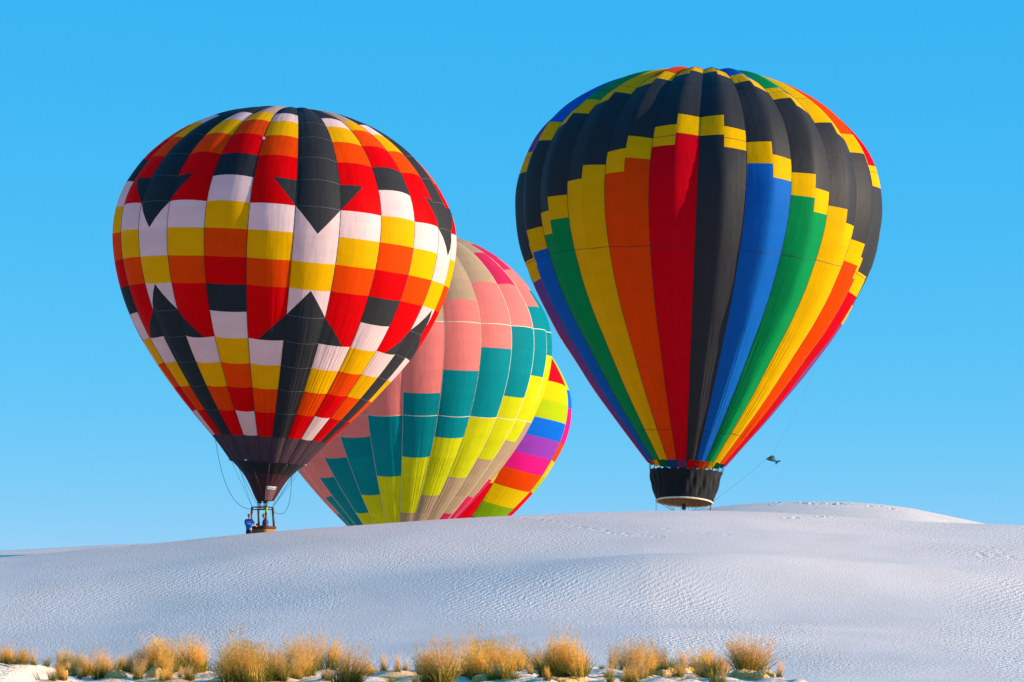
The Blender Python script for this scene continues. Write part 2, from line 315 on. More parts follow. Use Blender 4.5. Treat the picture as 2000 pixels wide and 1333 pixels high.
def sand_material():
    m, N, L = mat('gypsum_sand'); out = N.new('ShaderNodeOutputMaterial'); p = N.new('ShaderNodeBsdfPrincipled'); p.inputs['Roughness'].default_value = .85; p.inputs['Specular IOR Level'].default_value = .15
    ge = N.new('ShaderNodeNewGeometry'); sp = N.new('ShaderNodeSeparateXYZ'); L.new(ge.outputs['Position'], sp.inputs[0])
    def noise(scale, detail, vec=(1, 1, 1), rot=0, dist=0):
        mp = N.new('ShaderNodeMapping'); mp.inputs['Scale'].default_value = vec; mp.inputs['Rotation'].default_value = (0, 0, rot); L.new(ge.outputs['Position'], mp.inputs[0])
        n = N.new('ShaderNodeTexNoise'); n.inputs['Scale'].default_value = scale; n.inputs['Detail'].default_value = detail; n.inputs['Distortion'].default_value = dist; L.new(mp.outputs[0], n.inputs['Vector']); return n
    def rng_(src, a, b, c, d):
        r = N.new('ShaderNodeMapRange'); r.interpolation_type = 'SMOOTHSTEP'
        for k, v in zip((1, 2, 3, 4), (a, b, c, d)): r.inputs[k].default_value = v
        L.new(src, r.inputs[0]); return r
    def math_(op, a, b):
        q = N.new('ShaderNodeMath'); q.operation = op
        for k, v in ((0, a), (1, b)):
            if isinstance(v, (int, float)): q.inputs[k].default_value = v
            else: L.new(v, q.inputs[k])
        return q.outputs[0]
    def mix(f, a, b):
        q = N.new('ShaderNodeMix'); q.data_type = 'RGBA'; L.new(f, q.inputs[0])
        for k, v in ((6, a), (7, b)):
            if isinstance(v, tuple): q.inputs[k].default_value = (*v, 1)
            else: L.new(v, q.inputs[k])
        return q.outputs[2]
    near = rng_(sp.outputs[1], 84, 96, 1, 0).outputs[0]
    base = mix(rng_(noise(.35, 3).outputs[0], .35, .65, 0, 1).outputs[0], (.77, .645, .555), (.81, .685, .595))
    litter = rng_(noise(.9, 5, (1, .6, 1)).outputs[0], .44, .60, 0, 1).outputs[0]
    left = rng_(sp.outputs[0], -8.9, -8.3, 0, 1).outputs[0]
    lit2 = math_('MULTIPLY', math_('MULTIPLY', litter, near), left)
    c = mix(near, base, (.78, .60, .46)); c = mix(lit2, c, (.72, .43, .20)); L.new(c, p.inputs['Base Color'])
    # wind ripples (patchy) and grain
    patch = rng_(noise(.10, 2, (1, .4, 1)).outputs[0], .40, .62, .10, 1).outputs[0]
    low = rng_(sp.outputs[1], 128, 164, 1, .3).outputs[0]
    def wave(scale, rot, dist, vs):
        mp = N.new('ShaderNodeMapping'); mp.inputs['Scale'].default_value = vs; mp.inputs['Rotation'].default_value = (0, 0, rot); L.new(ge.outputs['Position'], mp.inputs[0])
        q = N.new('ShaderNodeTexWave'); q.wave_type = 'BANDS'; q.bands_direction = 'X'; q.inputs['Scale'].default_value = scale; q.inputs['Distortion'].default_value = dist; q.inputs['Detail'].default_value = 2; q.inputs['Detail Scale'].default_value = 1.6; L.new(mp.outputs[0], q.inputs['Vector']); return q.outputs['Fac']
    w1 = wave(1.15, .95, 5.0, (1, .8, 1)); r1 = noise(9, 2.0, (1.0, .30, .5), .3, .5).outputs[0]; r2 = noise(20.0, 2, (1, .35, .6), -.2, .3).outputs[0]; r3 = noise(50, 2, (1, .5, 1)).outputs[0]
    rip = math_('ADD', math_('MULTIPLY', w1, .020), math_('MULTIPLY', r1, .040))
    h = math_('ADD', math_('MULTIPLY', math_('MULTIPLY', rip, patch), low), math_('ADD', math_('MULTIPLY', r2, .015), math_('MULTIPLY', r3, .007)))
    bp = N.new('ShaderNodeBump'); bp.inputs['Strength'].default_value = 1; bp.inputs['Distance'].default_value = 1.0; L.new(h, bp.inputs['Height'])
    L.new(bp.outputs[0], p.inputs['Normal']); L.new(p.outputs[0], out.inputs[0]); return m
ground = bpy.data.objects.new('ground', me); col.objects.link(ground); me.materials.append(sand_material())
ground['label'] = 'white rippled gypsum sand dunes under the balloons'; ground['kind'] = 'structure'
# ---- balloons ----
def panel_geo(S, g, u0, u1, bot, top, nu, nv, brk=()):
    us = sorted(set([u0, u1] + [b for b in brk if u0 < b < u1] + [u0 + (u1 - u0) * i / nu for i in range(nu + 1)]))
    us = [us[0]] + [u for a, u in zip(us[:-1], us[1:]) if u - a > .02 or u == us[-1]]
    us = np.array(us); b = np.array([bot(u) for u in us]); t = np.array([top(u) for u in us])
    tt = np.linspace(0, 1, nv + 1)[:, None]
    s = b[None] + (t - b)[None] * tt; u = np.repeat(us[None], nv + 1, 0); gg = np.full(u.shape, g)
    s = np.maximum(s, 0)
    P = S.pt(gg, u, s).reshape(-1, 3); Nn = S.nrm(gg, u, s).reshape(-1, 3); k = len(us)
    fc = []
    for r in range(nv):
        for c in range(k - 1):
            a = r * k + c
            if max(t[c] - b[c], t[c + 1] - b[c + 1]) < 1e-4: continue
            if t[c] - b[c] < 1e-4: 
                fc.append((a, a + 1, a + k + 1)); continue
            if t[c + 1] - b[c + 1] < 1e-4: fc.append((a, a + 1, a + k)); continue
            fc.append((a, a + 1, a + k + 1, a + k))
    used = sorted({i for f in fc for i in f}); rm = {v: i for i, v in enumerate(used)}; fc = [tuple(rm[i] for i in f) for f in fc]
    return P[used], Nn[used], np.stack([(gg + u).ravel(), s.ravel()], 1)[used], fc
def mesh_panel(name, geos, parent, mats):
    """geos: list of (P, N, UV, faces, material index)"""
    V = []; NN = []; UV = []; Fc = []; MI = []
    for P, Nn, uv, fc, mi in geos:
        o = len(V); V += P.tolist(); NN += Nn.tolist(); UV += uv.tolist(); Fc += [tuple(i + o for i in f) for f in fc]; MI += [mi] * len(fc)
    me = bpy.data.meshes.new(name); me.from_pydata(V, [], Fc)
    uvl = me.uv_layers.new(name='UVMap'); li = np.empty(len(me.loops), int); me.loops.foreach_get('vertex_index', li)
    uvl.data.foreach_set('uv', np.array(UV, np.float32)[li].ravel()); me.polygons.foreach_set('material_index', MI)
    me.update(); ob = link(name, me, mats, parent)
    me.normals_split_custom_set_from_vertices(NN)
    return ob
def const(v): return lambda u: v
def lin(pts):
    x, y = zip(*pts); return lambda u: float(np.interp(u, x, y))
def envelope(S, root, cells, nu=5, tape=TAPE_BLACK, tape_w=.022, rings=(), ring_mat=TAPE_BLACK, ring_w=.015, view=0.0):
    """cells(g) -> list of (u0,u1,bot,top,colour,breaks); gores that face the camera's side get one object per panel"""
    rear = {}; rg = []
    for g in range(-S.n // 2, S.n // 2):
        ph = math.degrees(S.phi0 + (g + .5) * 2 * math.pi / S.n) - view
        front = abs(ph) < 97
        for u0, u1, b, t, cname, brk in cells(g):
            um = (u0 + u1) / 2; ln = max(abs(t(u) - b(u)) for u in (u0, um, u1)); nv = max(3, min(26, int(ln / .38)))
            geo = panel_geo(S, g, u0, u1, b, t, max(2, int(nu * (u1 - u0) + .5)), nv if front else max(2, nv // 2), brk)
            if front: mesh_panel('panel', [geo + (0,)], root, FB[cname])
            else:
                if cname not in rear: rear[cname] = len(rear)
                rg.append(geo + (rear[cname],))
    o = mesh_panel('rear_panel', rg, root, [FB[c] for c in rear]); o['kind'] = 'stuff'; o['label'] = 'panels on the far side of the envelope'
    for g in range(-S.n // 2, S.n // 2):
        s = np.linspace(0, S.S * .985, 60); gg = np.full(60, g)
        P = S.pt(gg, np.zeros(60), s)
        t = np.gradient(P, axis=0); ax = S.O + np.outer((P - S.O) @ S.a, S.a); out = P - ax
        nn = np.cross(np.cross(t, out), t); nn /= np.maximum(np.linalg.norm(nn, axis=1, keepdims=True), 1e-9)
        sd = np.cross(t, nn); sd /= np.maximum(np.linalg.norm(sd, axis=1, keepdims=True), 1e-9)
        V = []; Fc = []
        for i in range(60):
            V += [P[i] - sd[i] * tape_w - nn[i] * .01, P[i] + nn[i] * .022, P[i] + sd[i] * tape_w - nn[i] * .01]
            if i: a = i * 3; Fc += [(a - 3, a - 2, a + 1, a), (a - 2, a - 1, a + 2, a + 1)]
        pyd('load_tape', V, Fc, tape, root)
    RV = []; RF = []
    for sr, gores in rings:
        V = []; Fc = []
        for g in gores:
            us = np.linspace(0, 1, 9); gg = np.full(9, g); o0 = len(V)
            wv = sr + 0 * us
            n_ = S.nrm(gg, us, wv); a_ = S.pt(gg, us, wv - ring_w) + n_ * .006; b_ = S.pt(gg, us, wv + ring_w) + n_ * .006; m_ = S.pt(gg, us, wv) + n_ * .014
            for i in range(9):
                V += [a_[i], m_[i], b_[i]]
                if i: a = o0 + i * 3; Fc += [(a - 3, a, a + 1, a - 2), (a - 2, a + 1, a + 2, a - 1)]
        if len(gores) == S.n: pyd('seam_tape', V, Fc, ring_mat, root)
        else: RF += [tuple(i + len(RV) for i in f) for f in Fc]; RV += V
    if RV: pyd('seam_tape', RV, RF, ring_mat, root)['kind'] = 'stuff'

def gondola(root, c, half=.5, th=19.5, zb=0.0, H=1.12, frame_z=2.35, half_top=.40, th_top=26.0, mouth=None, nw=12, coils=2):
    """wicker basket at ground point c with uprights, burner frame, burners and flying wires"""
    c = np.array(c, float)
    def corner(k, hf, t, z): a = R(t + 90 * k); d = hf * math.sqrt(2); return c + np.array([d * math.cos(a), d * math.sin(a), z])
    # woven wall: horizontal bulges
    V = []; Fc = []; n = 40; rows = 14
    def ringpt(j, sc, z):
        a = 2 * math.pi * j / n; e = 5.0; ca, sa = math.cos(a), math.sin(a); rr = (abs(ca) ** e + abs(sa) ** e) ** (-1 / e) * (half + .06) * sc
        t = R(th + 45); return c + np.array([rr * (ca * math.cos(t) - sa * math.sin(t)), rr * (ca * math.sin(t) + sa * math.cos(t)), z])
    for r_ in range(rows + 1):
        for j in range(n): V.append(ringpt(j, 1 + .018 * (1 if (r_ + j // 2) % 2 else -1) + .05 * r_ / rows, .04 + H * r_ / rows))
    for r_ in range(rows):
        for j in range(n): Fc.append((r_ * n + j, r_ * n + (j + 1) % n, (r_ + 1) * n + (j + 1) % n, (r_ + 1) * n + j))
    Fc.append(tuple(range(n))[::-1])
    bk = pyd('basket', V, Fc, WICKER, root)
    MB().tube([ringpt(j, 1.05, H + .06) for j in range(n)], .075, 8, True).build('rim', SUEDE, bk)
    MB().tube([ringpt(j, 1.03, .05) for j in range(n)], .05, 6, True).build('base_rail', LEATHER, bk)
    fr = []
    for k in range(4):
        a, b = corner(k, half - .02, th, H), corner(k, half_top, th_top, frame_z); fr.append(b)
        MB().tube([a, a + (b - a) * .5 + np.array([.0, 0, 0]), b], .06, 8).build('upright', LEATHER, bk)
    bu = MB().tube([fr[0], fr[1], fr[2], fr[3]], .028, 6, True)
    lo = [f - np.array([0, 0, .12]) for f in fr]; bu.tube(lo, .022, 6, True)
    for f, l in zip(fr, lo): bu.tube([f, l], .02, 6)
    m0 = (fr[0] + fr[1]) / 2; m1 = (fr[2] + fr[3]) / 2; bu.tube([m0, m1], .025, 6)
    bo = bu.build('burner_frame', DARKSTEEL, root)
    fc_ = sum(fr) / 4
    for i in range(coils):
        q = fc_ + np.array([(i - (coils - 1) / 2) * .30, 0, 0])
        bl = MB(); bl.box(q + [0, -.06, .02], (.11, 0, 0), (0, .09, 0), (0, 0, .10)); bl.box(q + [0, -.06, .16], (.085, 0, 0), (0, .07, 0), (0, 0, .03)); bb = bl.build('burner_block', STEEL, bo, False)
        for dx in (-.045, .045):
            MB().tube([q + [dx, -.152, .03], q + [dx, -.175, .03]], .032, 10).build('valve', DARKSTEEL, bb)
        cm = MB()
        for z in np.arange(.22, .55, .05): cm.tube([q + np.array([.115 * math.cos(a), .115 * math.sin(a), z]) for a in np.linspace(0, 2 * math.pi, 14, endpoint=False)], .022, 5, True)
        cm.tube([q + [0, 0, .18], q + [0, 0, .5]], .05, 8); cm.build('burner_coil', DARKSTEEL, bo)
    if mouth is not None:
        for i, P in enumerate(mouth):
            k = int(np.argmin([np.linalg.norm(np.array(P)[:2] - f[:2]) for f in fr]))
            MB().tube([P, fr[k]], .009, 4).build('flying_wire', WIRE, root)
    return bk, bo, fr
BAL = balloons()
SA, SB, SC, SD = (BAL[k] for k in 'ABCD')
# balloon A: chequered in white, yellow, orange and red with black arrow gores
RA = [SA.S * .9985, 21.474, 20.407, 18.96, 17.438, 16.029, 14.637, 13.3, 11.918, 10.545, 9.117, 7.674, 6.205, 4.753, 3.237, 1.634, 0.0]
KEY = dict(K='black', W='white', Y='yellow', O='orange', R='red', P='plum', C='cream')
COLS = {'c': 'CYORKWYORKWYORWP', 'n': 'KWYORRWYORRWYORP', 'b': 'KKKKKKxWYxKKKKKP'}
def cells_a(g):
    ty = ['b', 'n', 'c', 'n'][g % 4]; out = []
    for i, ch in enumerate(COLS[ty]):
        t, b = RA[i], RA[i + 1]; tp, bt = const(t), const(b)
        if ty == 'b' and i == 6:      # downward arrow tip
            v = lin([(0, t), (.5, b + .02), (1, t)]); out += [(0, 1, v, tp, 'black', (.5,)), (0, 1, bt, v, 'white', (.5,))]
        elif ty == 'b' and i == 9:    # upward arrow tip
            v = lin([(0, b), (.5, t - .02), (1, b)]); out += [(0, 1, bt, v, 'black', (.5,)), (0, 1, v, tp, 'white', (.5,))]
        elif ty == 'n' and i in (5, 10):   # barbs beside the black gore
            right = (g % 4 == 1)      # the black gore lies on the u=0 side
            if i == 5: f = [(0, b), (.55, t), (1, t)]
            else: f = [(0, t), (.72, b), (1, b)]
            if not right: f = [(1 - x, y) for x, y in f][::-1]
            v = lin(f); br = (.55, .45) if i == 5 else (.72, .28)
            if i == 5: out += [(0, 1, v, tp, 'black', br), (0, 1, bt, v, 'red', br)]
            else: out += [(0, 1, bt, v, 'black', br), (0, 1, v, tp, 'red', br)]
        else: out.append((0, 1, bt, tp, KEY[ch], ()))
    return out
base_a = at(512, 1072, 171.8); base_a[2] = float(height([base_a[0]], [171.8], False)[0])
RTA = empty('hot_air_balloon', base_a)
tag(RTA, 'hot air balloon chequered red, orange, yellow and white with black arrow-tipped gores', 'balloon', 'balloons over the dune')
envelope(SA, RTA, cells_a, 6, TAPE_BLACK, .02, [(s, [g for g in range(-12, 12) if g % 4 == 0]) for s in RA[2:7] + RA[10:15]], TAPE_GREY, .012, 4.2)
mouthA = [SA.pt(np.array([g]), np.array([0.]), np.array([0.]))[0] for g in range(24)]
bkA, boA, frA = gondola(RTA, base_a, .47, 19.5, 0, 1.06, float(at(512, 991, 171.8)[2] - base_a[2]), .40, 26.0, mouthA[::2])
# scoop below the mouth
def scoop_pt(t, ang):
    top = SA.O + SA.p * math.sin(ang) * 1.86 + SA.c * math.cos(ang) * 1.86
    bc = at(518, 979, 171.8); bot = bc + np.array([math.sin(ang) * .43, -math.cos(ang) * .43, 0])
    q = top * (1 - t) + bot * t; ax = SA.O * (1 - t) + bc * t
    k = 1 - .16 * math.sin(math.pi * t) + .012 * math.sin(ang * 24)
    return ax + (q - ax) * k
SCOOP = fabric('dark_scoop_nomex', (.065, .02, .026), .35, .6, .2, .6); SCOOPW = fabric('rosy_scoop_cloth', (.26, .12, .12), .3, .6, .2, .5)
PATCHW = plain('white_cloth', (.75, .73, .75)); PATCHB = plain('blue_cloth', (.10, .14, .36))
def strip(a0, a1, t0, t1, na, ntt, off):
    V = []; Fc = []
    for i in range(ntt + 1):
        for j in range(na + 1):
            q = scoop_pt(t0 + (t1 - t0) * i / ntt, a0 + (a1 - a0) * j / na); bc = SA.O * .5 + at(518, 979, 171.8) * .5; d = q - bc; d[2] = 0; V.append(q + d / np.linalg.norm(d) * off)
            if i and j: k = i * (na + 1) + j; Fc.append((k, k - 1, k - na - 2, k - na - 1))
    return V, Fc
sc = pyd('scoop', *strip(0, 2 * math.pi, .30, 1.0, 96, 10, 0), SCOOP, RTA); pyd('mouth_shade_band', *strip(0, 2 * math.pi, 0.0, .30, 96, 4, 0), plain('painted_mouth_shade', (.006, .005, .006)), sc)  # upper ring is coloured black to paint in the shaded inside of the mouth
w1 = pyd('scoop_window', *strip(R(2), R(48), .62, .99, 6, 6, .02), SCOOPW, sc)
w2 = pyd('flag_patch', *strip(R(8), R(42), .62, .70, 4, 2, .04), PATCHW, sc); pyd('flag_stripe', *strip(R(12), R(38), .655, .675, 4, 1, .05), PATCHB, sc)
# slack crown and drop lines
ROPE = plain('dark_rope', (.02, .02, .025))
def droop(p0, p1, mid, n=14):
    return [np.array(p0) * (1 - t) ** 2 + 2 * t * (1 - t) * np.array(mid) + t * t * np.array(p1) for t in np.linspace(0, 1, n)]
def on_a(phi, s, off=.03):
    g = (R(phi) - SA.phi0) / (2 * math.pi / 24); g0 = math.floor(g); return SA.pt(np.array([g0]), np.array([g - g0]), np.array([s]))[0] + SA.nrm(np.array([g0]), np.array([g - g0]), np.array([s]))[0] * off
MB().tube(droop(on_a(-84, 1.35), at(492, 995, 171.8), at(440, 996, 172)), .012, 5).build('slack_line', ROPE, RTA)
MB().tube(droop(scoop_pt(.28, R(88)), at(535, 1000, 171.8), at(570, 1022, 172)), .012, 5).build('slack_line', ROPE, RTA)
for ph_, m_ in ((-82, PATCHW), (84, TAPE_PALE), (-30, PATCHW)):
    MB().box(on_a(ph_, .08), (.06, 0, 0), (0, .03, 0), (0, 0, .035)).build('clip', m_, RTA, False)
MB().box(SA.pt(np.array([-1]), np.array([0.]), np.array([18.75]))[0] + np.array([0, -.05, .01]), (.05, 0, 0), (0, .02, 0), (0, 0, .07)).build('vent_tab', PATCHW, RTA, False)
YEL = plain('yellow_strap', (.55, .55, .02)); MB().tube([frA[3] + np.array([.02, -.05, -.02]), frA[3] + np.array([0, -.08, -.2]), frA[3] + np.array([.05, -.08, -.34])], .045, 6).build('strap_bundle', YEL, boA)
# registration marks, too small to read
def mark(S, g, u, s, root, m, n=4):
    mb = MB()
    for i in range(n):
        uu = u + i * .035; q = S.pt(np.array([g]), np.array([uu]), np.array([s]))[0]; nn = S.nrm(np.array([g]), np.array([uu]), np.array([s]))[0]
        tz = S.a - nn * (S.a @ nn); tz /= np.linalg.norm(tz); tx = np.cross(tz, nn); V = [q + nn * .02 + tx * a * .022 + tz * b * .05 for a, b in ((-1, -1), (1, -1), (1, 1), (-1, 1))]
        mb.add((V, [(0, 1, 2, 3)]))
    mb.build('registration_mark', m, root, False)
mark(SA, 4, .72, RA[8] + .14, RTA, TAPE_BLACK)

# balloon C: rainbow gores behind a black zigzag edged in gold
GC = {-1: 'cred', 0: 'cblack', 1: 'cblue', 2: 'cgreen', 3: 'cyellow', 4: 'corange', 5: 'cred', 6: 'cpurple', 7: 'cblue', 8: 'cgreen', 9: 'cyellow', 10: 'corange', 11: 'cred', -2: 'corange', -3: 'cyellow', -4: 'cgreen', -5: 'cblue', -6: 'cpurple', -7: 'cred', -8: 'corange', -9: 'cyellow', -10: 'cgreen', -11: 'cblue', -12: 'cpurple'}
def cells_c(g):
    out = []; c = GC[g]
    for hf in (0, 1):
        h = 2 * g + hf if g >= 0 else -(2 * g + hf) - 1
        u0, u1 = hf * .5, hf * .5 + .5
        su = 26.6 - .77 * h; sl = 21.27 - .752 * h; T = 1.29; top = SC.S * .9985
        fr = abs(g + .5) < 7
        b0 = (lambda u: .13 * (1 - abs(2 * u - 1) ** 2)) if fr else (lambda u: .05 * abs(2 * u - 1) ** 2)
        lev = [b0, const(max(sl - T, .6)), const(max(sl, .9)), const(su), const(su + T), const(top)]
        for k, cn in enumerate((c, 'cyellow', 'cblack', 'cyellow', c)):
            out.append((u0, u1, lev[k], lev[k + 1], cn, ()))
    return out
base_c = at(1336, 1085, 193.5); base_c[2] = float(height([base_c[0]], [193.5], False)[0])
RTC = empty('hot_air_balloon', base_c)
tag(RTC, 'hot air balloon of rainbow gores behind a black zigzag edged in yellow', 'balloon', 'balloons over the dune')
allg = list(range(-12, 12))
envelope(SC, RTC, cells_c, 10, TAPE_BLACK, .026, [(s, allg) for s in (24.25, 19.8, 13.6, 2.15)], TAPE_BLACK, .013, -3.0)
hoopc = at(1336.5, 981, 193.6); rh = 1.63; l8 = R(7.5); t3 = R(3.2)
hp_ = np.array([math.cos(t3), 0, -math.sin(t3)]); hup = np.array([math.sin(t3), 0, math.cos(t3)]); hc_ = np.array([0, -1., 0]) * math.cos(l8) + hup * math.sin(l8)
topc = SC.O - SC.a * .36
def skirt_pt(t, ang, k=1.0):
    top = topc + (SC.p * math.sin(ang) + SC.c * math.cos(ang)) * 2.13 * k; bot = hoopc + (hp_ * math.sin(ang) + hc_ * math.cos(ang)) * rh * k
    w = math.sin(math.pi * min(t * 1.02, 1)) * (.07 * math.sin(ang * 7 + 2.3 * t) + .05 * math.sin(ang * 19 + 4 * t) + .03 * math.sin(ang * 37 - 6 * t))
    q = top * (1 - t) + bot * t; ax = topc * (1 - t) + hoopc * t; d = q - ax
    sc_ = .07 * (1 - t) ** 3 * (math.cos(ang * 24) * .5 + .5)
    return ax + d * (1 + w / 2) - SC.a * sc_
SKO = fabric('black_skirt_cloth', (.012, .012, .014), .03, .6, .1, .8); SKI = plain('tan_skirt_lining', (.42, .26, .12), .8); HOOP = plain('ivory_hoop', (.75, .66, .48), .5)
def skirt(k):
    V = []; Fc = []; na, ntt = 144, 14
    for i in range(ntt + 1):
        for j in range(na): V.append(skirt_pt(i / ntt, 2 * math.pi * j / na, k))
        if i:
            for j in range(na): a = i * na + j; b = i * na + (j + 1) % na; Fc.append((a, b, b - na, a - na))
    return V, Fc
sk = pyd('skirt', *skirt(1.0), SKO, RTC); pyd('skirt_lining', *skirt(.975), SKI, sk)
MB().tube([hoopc + (hp_ * math.sin(a) + hc_ * math.cos(a)) * rh * 1.005 for a in np.linspace(0, 2 * math.pi, 72, endpoint=False)], .052, 8, True).build('hoop', HOOP, sk)
MB().box(skirt_pt(.92, R(78), 1.04), (.02, 0, 0), (0, .09, 0), (0, 0, .13)).build('tag', YEL, sk, False)
for g in range(24):
    a = 2 * math.pi * g / 24 + SC.phi0; P = SC.pt(np.array([g]), np.array([0.]), np.array([0.]))[0]
    MB().tube([P, skirt_pt(.0, a, 1.0)], .018, 5).build('skirt_cord', TAPE_BLACK, sk)
mouthC = [hoopc + (hp_ * math.sin(a) + hc_ * math.cos(a)) * rh for a in np.linspace(0, 2 * math.pi, 12, endpoint=False)]
gondola(RTC, base_c, .55, 30, 0, 1.1, max(1.7, float(at(1332, 1002, 193.5)[2] - base_c[2])), .42, 30, mouthC, 12, 1)
# balloon B: pink, teal, lemon and khaki steps
SEQ = ['salmon', 'teal', 'lemon', 'olive', 'rose', 'teal', 'lemon', 'olive']
def rows_b(): return [12.25 + 1.55 * k for k in range(-8, 12)]
def cells_b(g):
    lv = [0.0] + [s for s in rows_b() if .3 < s < SB.S - .8] + [SB.S * .9985]; out = []
    for b, t in zip(lv[:-1], lv[1:]):
        p = (12.25 + 1.55 * g - (b + t) / 2) / 1.55; k = int(math.floor(p / 3)); c = SEQ[(k + 1) % 8]
        if 3 <= g <= 8 and -4 < p < -2.0: c = 'rose'
        out.append((0, 1, const(b), const(t), c, ()))
    return out
def gbase(S, Y, h):
    c = S.O - S.a * h; c[2] = float(height([c[0]], [c[1]], False)[0]); return c
base_b = gbase(SB, 212, 3)
RTB = empty('hot_air_balloon', base_b)
tag(RTB, 'hot air balloon of stepped pink, teal, lemon and khaki squares behind the chequered one', 'balloon', 'balloons over the dune')
envelope(SB, RTB, cells_b, 5, TAPE_PALE, .022, [(rows_b()[k], allg) for k in (7, 11)], TAPE_PALE, .02, 2.0)
envB = None
mouthB = [SB.pt(np.array([g]), np.array([0.]), np.array([0.]))[0] for g in range(0, 24, 2)]
gondola(RTB, base_b, .55, 10, 0, 1.1, 2.0, .42, 10, mouthB)
# balloon D: broad rainbow bands
RD = [SD.S * .9985, 24.5, 21.0, 17.8, 16.38, 14.98, 13.55, 12.03, 10.64, 9.04, 7.27, 5.6, 3.8, 1.9, 0]
SQ = ['dpurple', 'dpink', 'dred', 'dyellow', 'dlime', 'dblue', 'dpurple', 'dpink', 'dorange', 'dyellow', 'dgreen', 'dblue', 'dpurple', 'dred']
ALT = ['dorange', 'dyellow', 'dlime', 'dblue', 'dpink', 'dpink', 'dorange', 'dyellow', 'dlime', 'dred', 'dred', 'dred', 'dred', 'dred']
ALT2 = ['dlime', 'dblue', 'dpurple', 'dpink', 'dred', 'dorange', 'dblue', 'dlime', 'dyellow', 'dred', 'dred', 'dred', 'dred', 'dred']
def cells_d(g): return [(0, 1, const(RD[i + 1]), const(RD[i]), ([SQ, ALT, ALT2, SQ, ALT, ALT2, ALT, ALT2][g % 8])[i], ()) for i in range(14)]
base_d = gbase(SD, 252, 3)
RTD = empty('hot_air_balloon', base_d)
tag(RTD, 'hot air balloon banded in bright rainbow colours, half hidden behind the pink and teal one', 'balloon', 'balloons over the dune')
envelope(SD, RTD, cells_d, 8, plain('thin_seam', (.5, .3, .2)), .010, (), TAPE_BLACK, .01, 1.0)
mark(SD, 0, .80, 14.98 + .16, RTD, FB['dblue'])
mouthD = [SD.pt(np.array([g]), np.array([0.]), np.array([0.]))[0] for g in range(8)]
gondola(RTD, base_d, .55, 50, 0, 1.1, 2.0, .42, 50, mouthD)
# ---- fish ornament and its lines ----
fp = at(1510, 897, 190.0); fm = 190.0 / F
def fxy(x, y): return at(x, y, 190.0)
FISHM = plain('teal_fish_skin', (.02, .22, .24), .45, .4, 0, 1, 3.0, (.012, .05, .07)); FISHB = plain('rust_fish_belly', (.30, .12, .06), .5, .3, 0, 1, 6, (.05, .04, .05)); FIN = plain('dark_teal_fin', (.01, .12, .15), .5)
fish = empty('fish_ornament', fp); tag(fish, 'small teal fish windsock hanging on a thin line beside the rainbow balloon', 'fish')
spine = [(1496.5, 896.5, .6), (1498.5, 896.2, 2.2), (1501.5, 896.3, 3.6), (1505, 896, 4.9), (1509, 896.5, 5.1), (1512.5, 898.3, 4.0), (1515, 900.5, 2.4), (1516.8, 902.3, 1.3)]
V = []; Fc = []; n = 14
for i, (x, y, r) in enumerate(spine):
    c = fxy(x, y)
    for j in range(n):
        a = 2 * math.pi * j / n; V.append(c + np.array([math.cos(a) * .25 * r * fm, math.sin(a) * .5 * r * fm, math.cos(a) * r * fm]))
    if i:
        for j in range(n): a = i * n + j; b = i * n + (j + 1) % n; Fc.append((a - n, b - n, b, a))
Fc += [tuple(range(n)), tuple(range((len(spine) - 1) * n, len(spine) * n))[::-1]]
pyd('body', V, Fc, FISHM, fish)
def slab(name, pts, th, m, dy=0):
    k = len(pts); P = [fxy(*q) for q in pts]; V = [p + np.array([0, -th + dy, 0]) for p in P] + [p + np.array([0, th + dy, 0]) for p in P]
    Fc = [tuple(range(k)), tuple(range(k, 2 * k))[::-1]] + [(i, i + k, (i + 1) % k + k, (i + 1) % k) for i in range(k)]
    pyd(name, V, Fc, m, fish, False)
slab('tail', [(1515.6, 901), (1518, 900.5), (1522, 899.4), (1525.5, 900.8), (1521, 903.2), (1518, 904.5), (1516.6, 907.5), (1514.6, 907.6), (1514.2, 904.5)], .02, FIN)
slab('dorsal_fin', [(1503, 891.5), (1507, 890.0), (1511, 890.5), (1514, 894.5), (1510, 894)], .02, FIN)
slab('belly_fin', [(1503, 899.5), (1508, 899.6), (1506, 901.5)], .05, FISHB); slab('gill_patch', [(1500, 896.3), (1505, 895.2), (1508, 898.5), (1503, 899.2)], .02, FISHB, -.09)
for q in ((1499.6, 895.2),): MB().box(fxy(*q) + np.array([0, -.06, 0]), (.02, 0, 0), (0, .02, 0), (0, 0, .02)).build('eye', PATCHW, fish, False)
LINE = plain('thin_grey_line', (.12, .14, .17))
P0 = at(1598, 703, 193.0); P1 = fxy(1507.5, 890); P2 = fxy(1497, 897); P3 = at(1390, 982, 193.2)
tl = MB(); tl.tube([P0, (P0 + P1) / 2 + np.array([.02, 0, -.35]), P1], .0045, 4); MB_ = tl.build('tether_line', LINE, None); origin_to_base(MB_); tag(MB_, 'thin line from the rainbow balloon down to the fish windsock', 'line')
t2 = MB(); t2.tube([P2, (P2 + P3) / 2 + np.array([0, 0, -.06]), P3], .0045, 4); MB2 = t2.build('tether_line', LINE, None); origin_to_base(MB2); tag(MB2, 'thin line from the fish windsock to the black skirt hoop', 'line')
# short strap and cord dangling from the skirt hoop to the basket rim
for (a, b, m, r_) in (((1389, 984), (1386, 1004), plain('red_strap', (.25, .02, .03)), .03), ((1281.5, 980), (1281.5, 1004), ROPE, .012), ((1313, 991), (1318, 1004), ROPE, .01), ((1361, 991), (1350, 1004), ROPE, .01)):
    MB().tube([at(*a, 193.2), at(*b, 193.3)], r_, 5).build('hanging_strap', m, RTC)

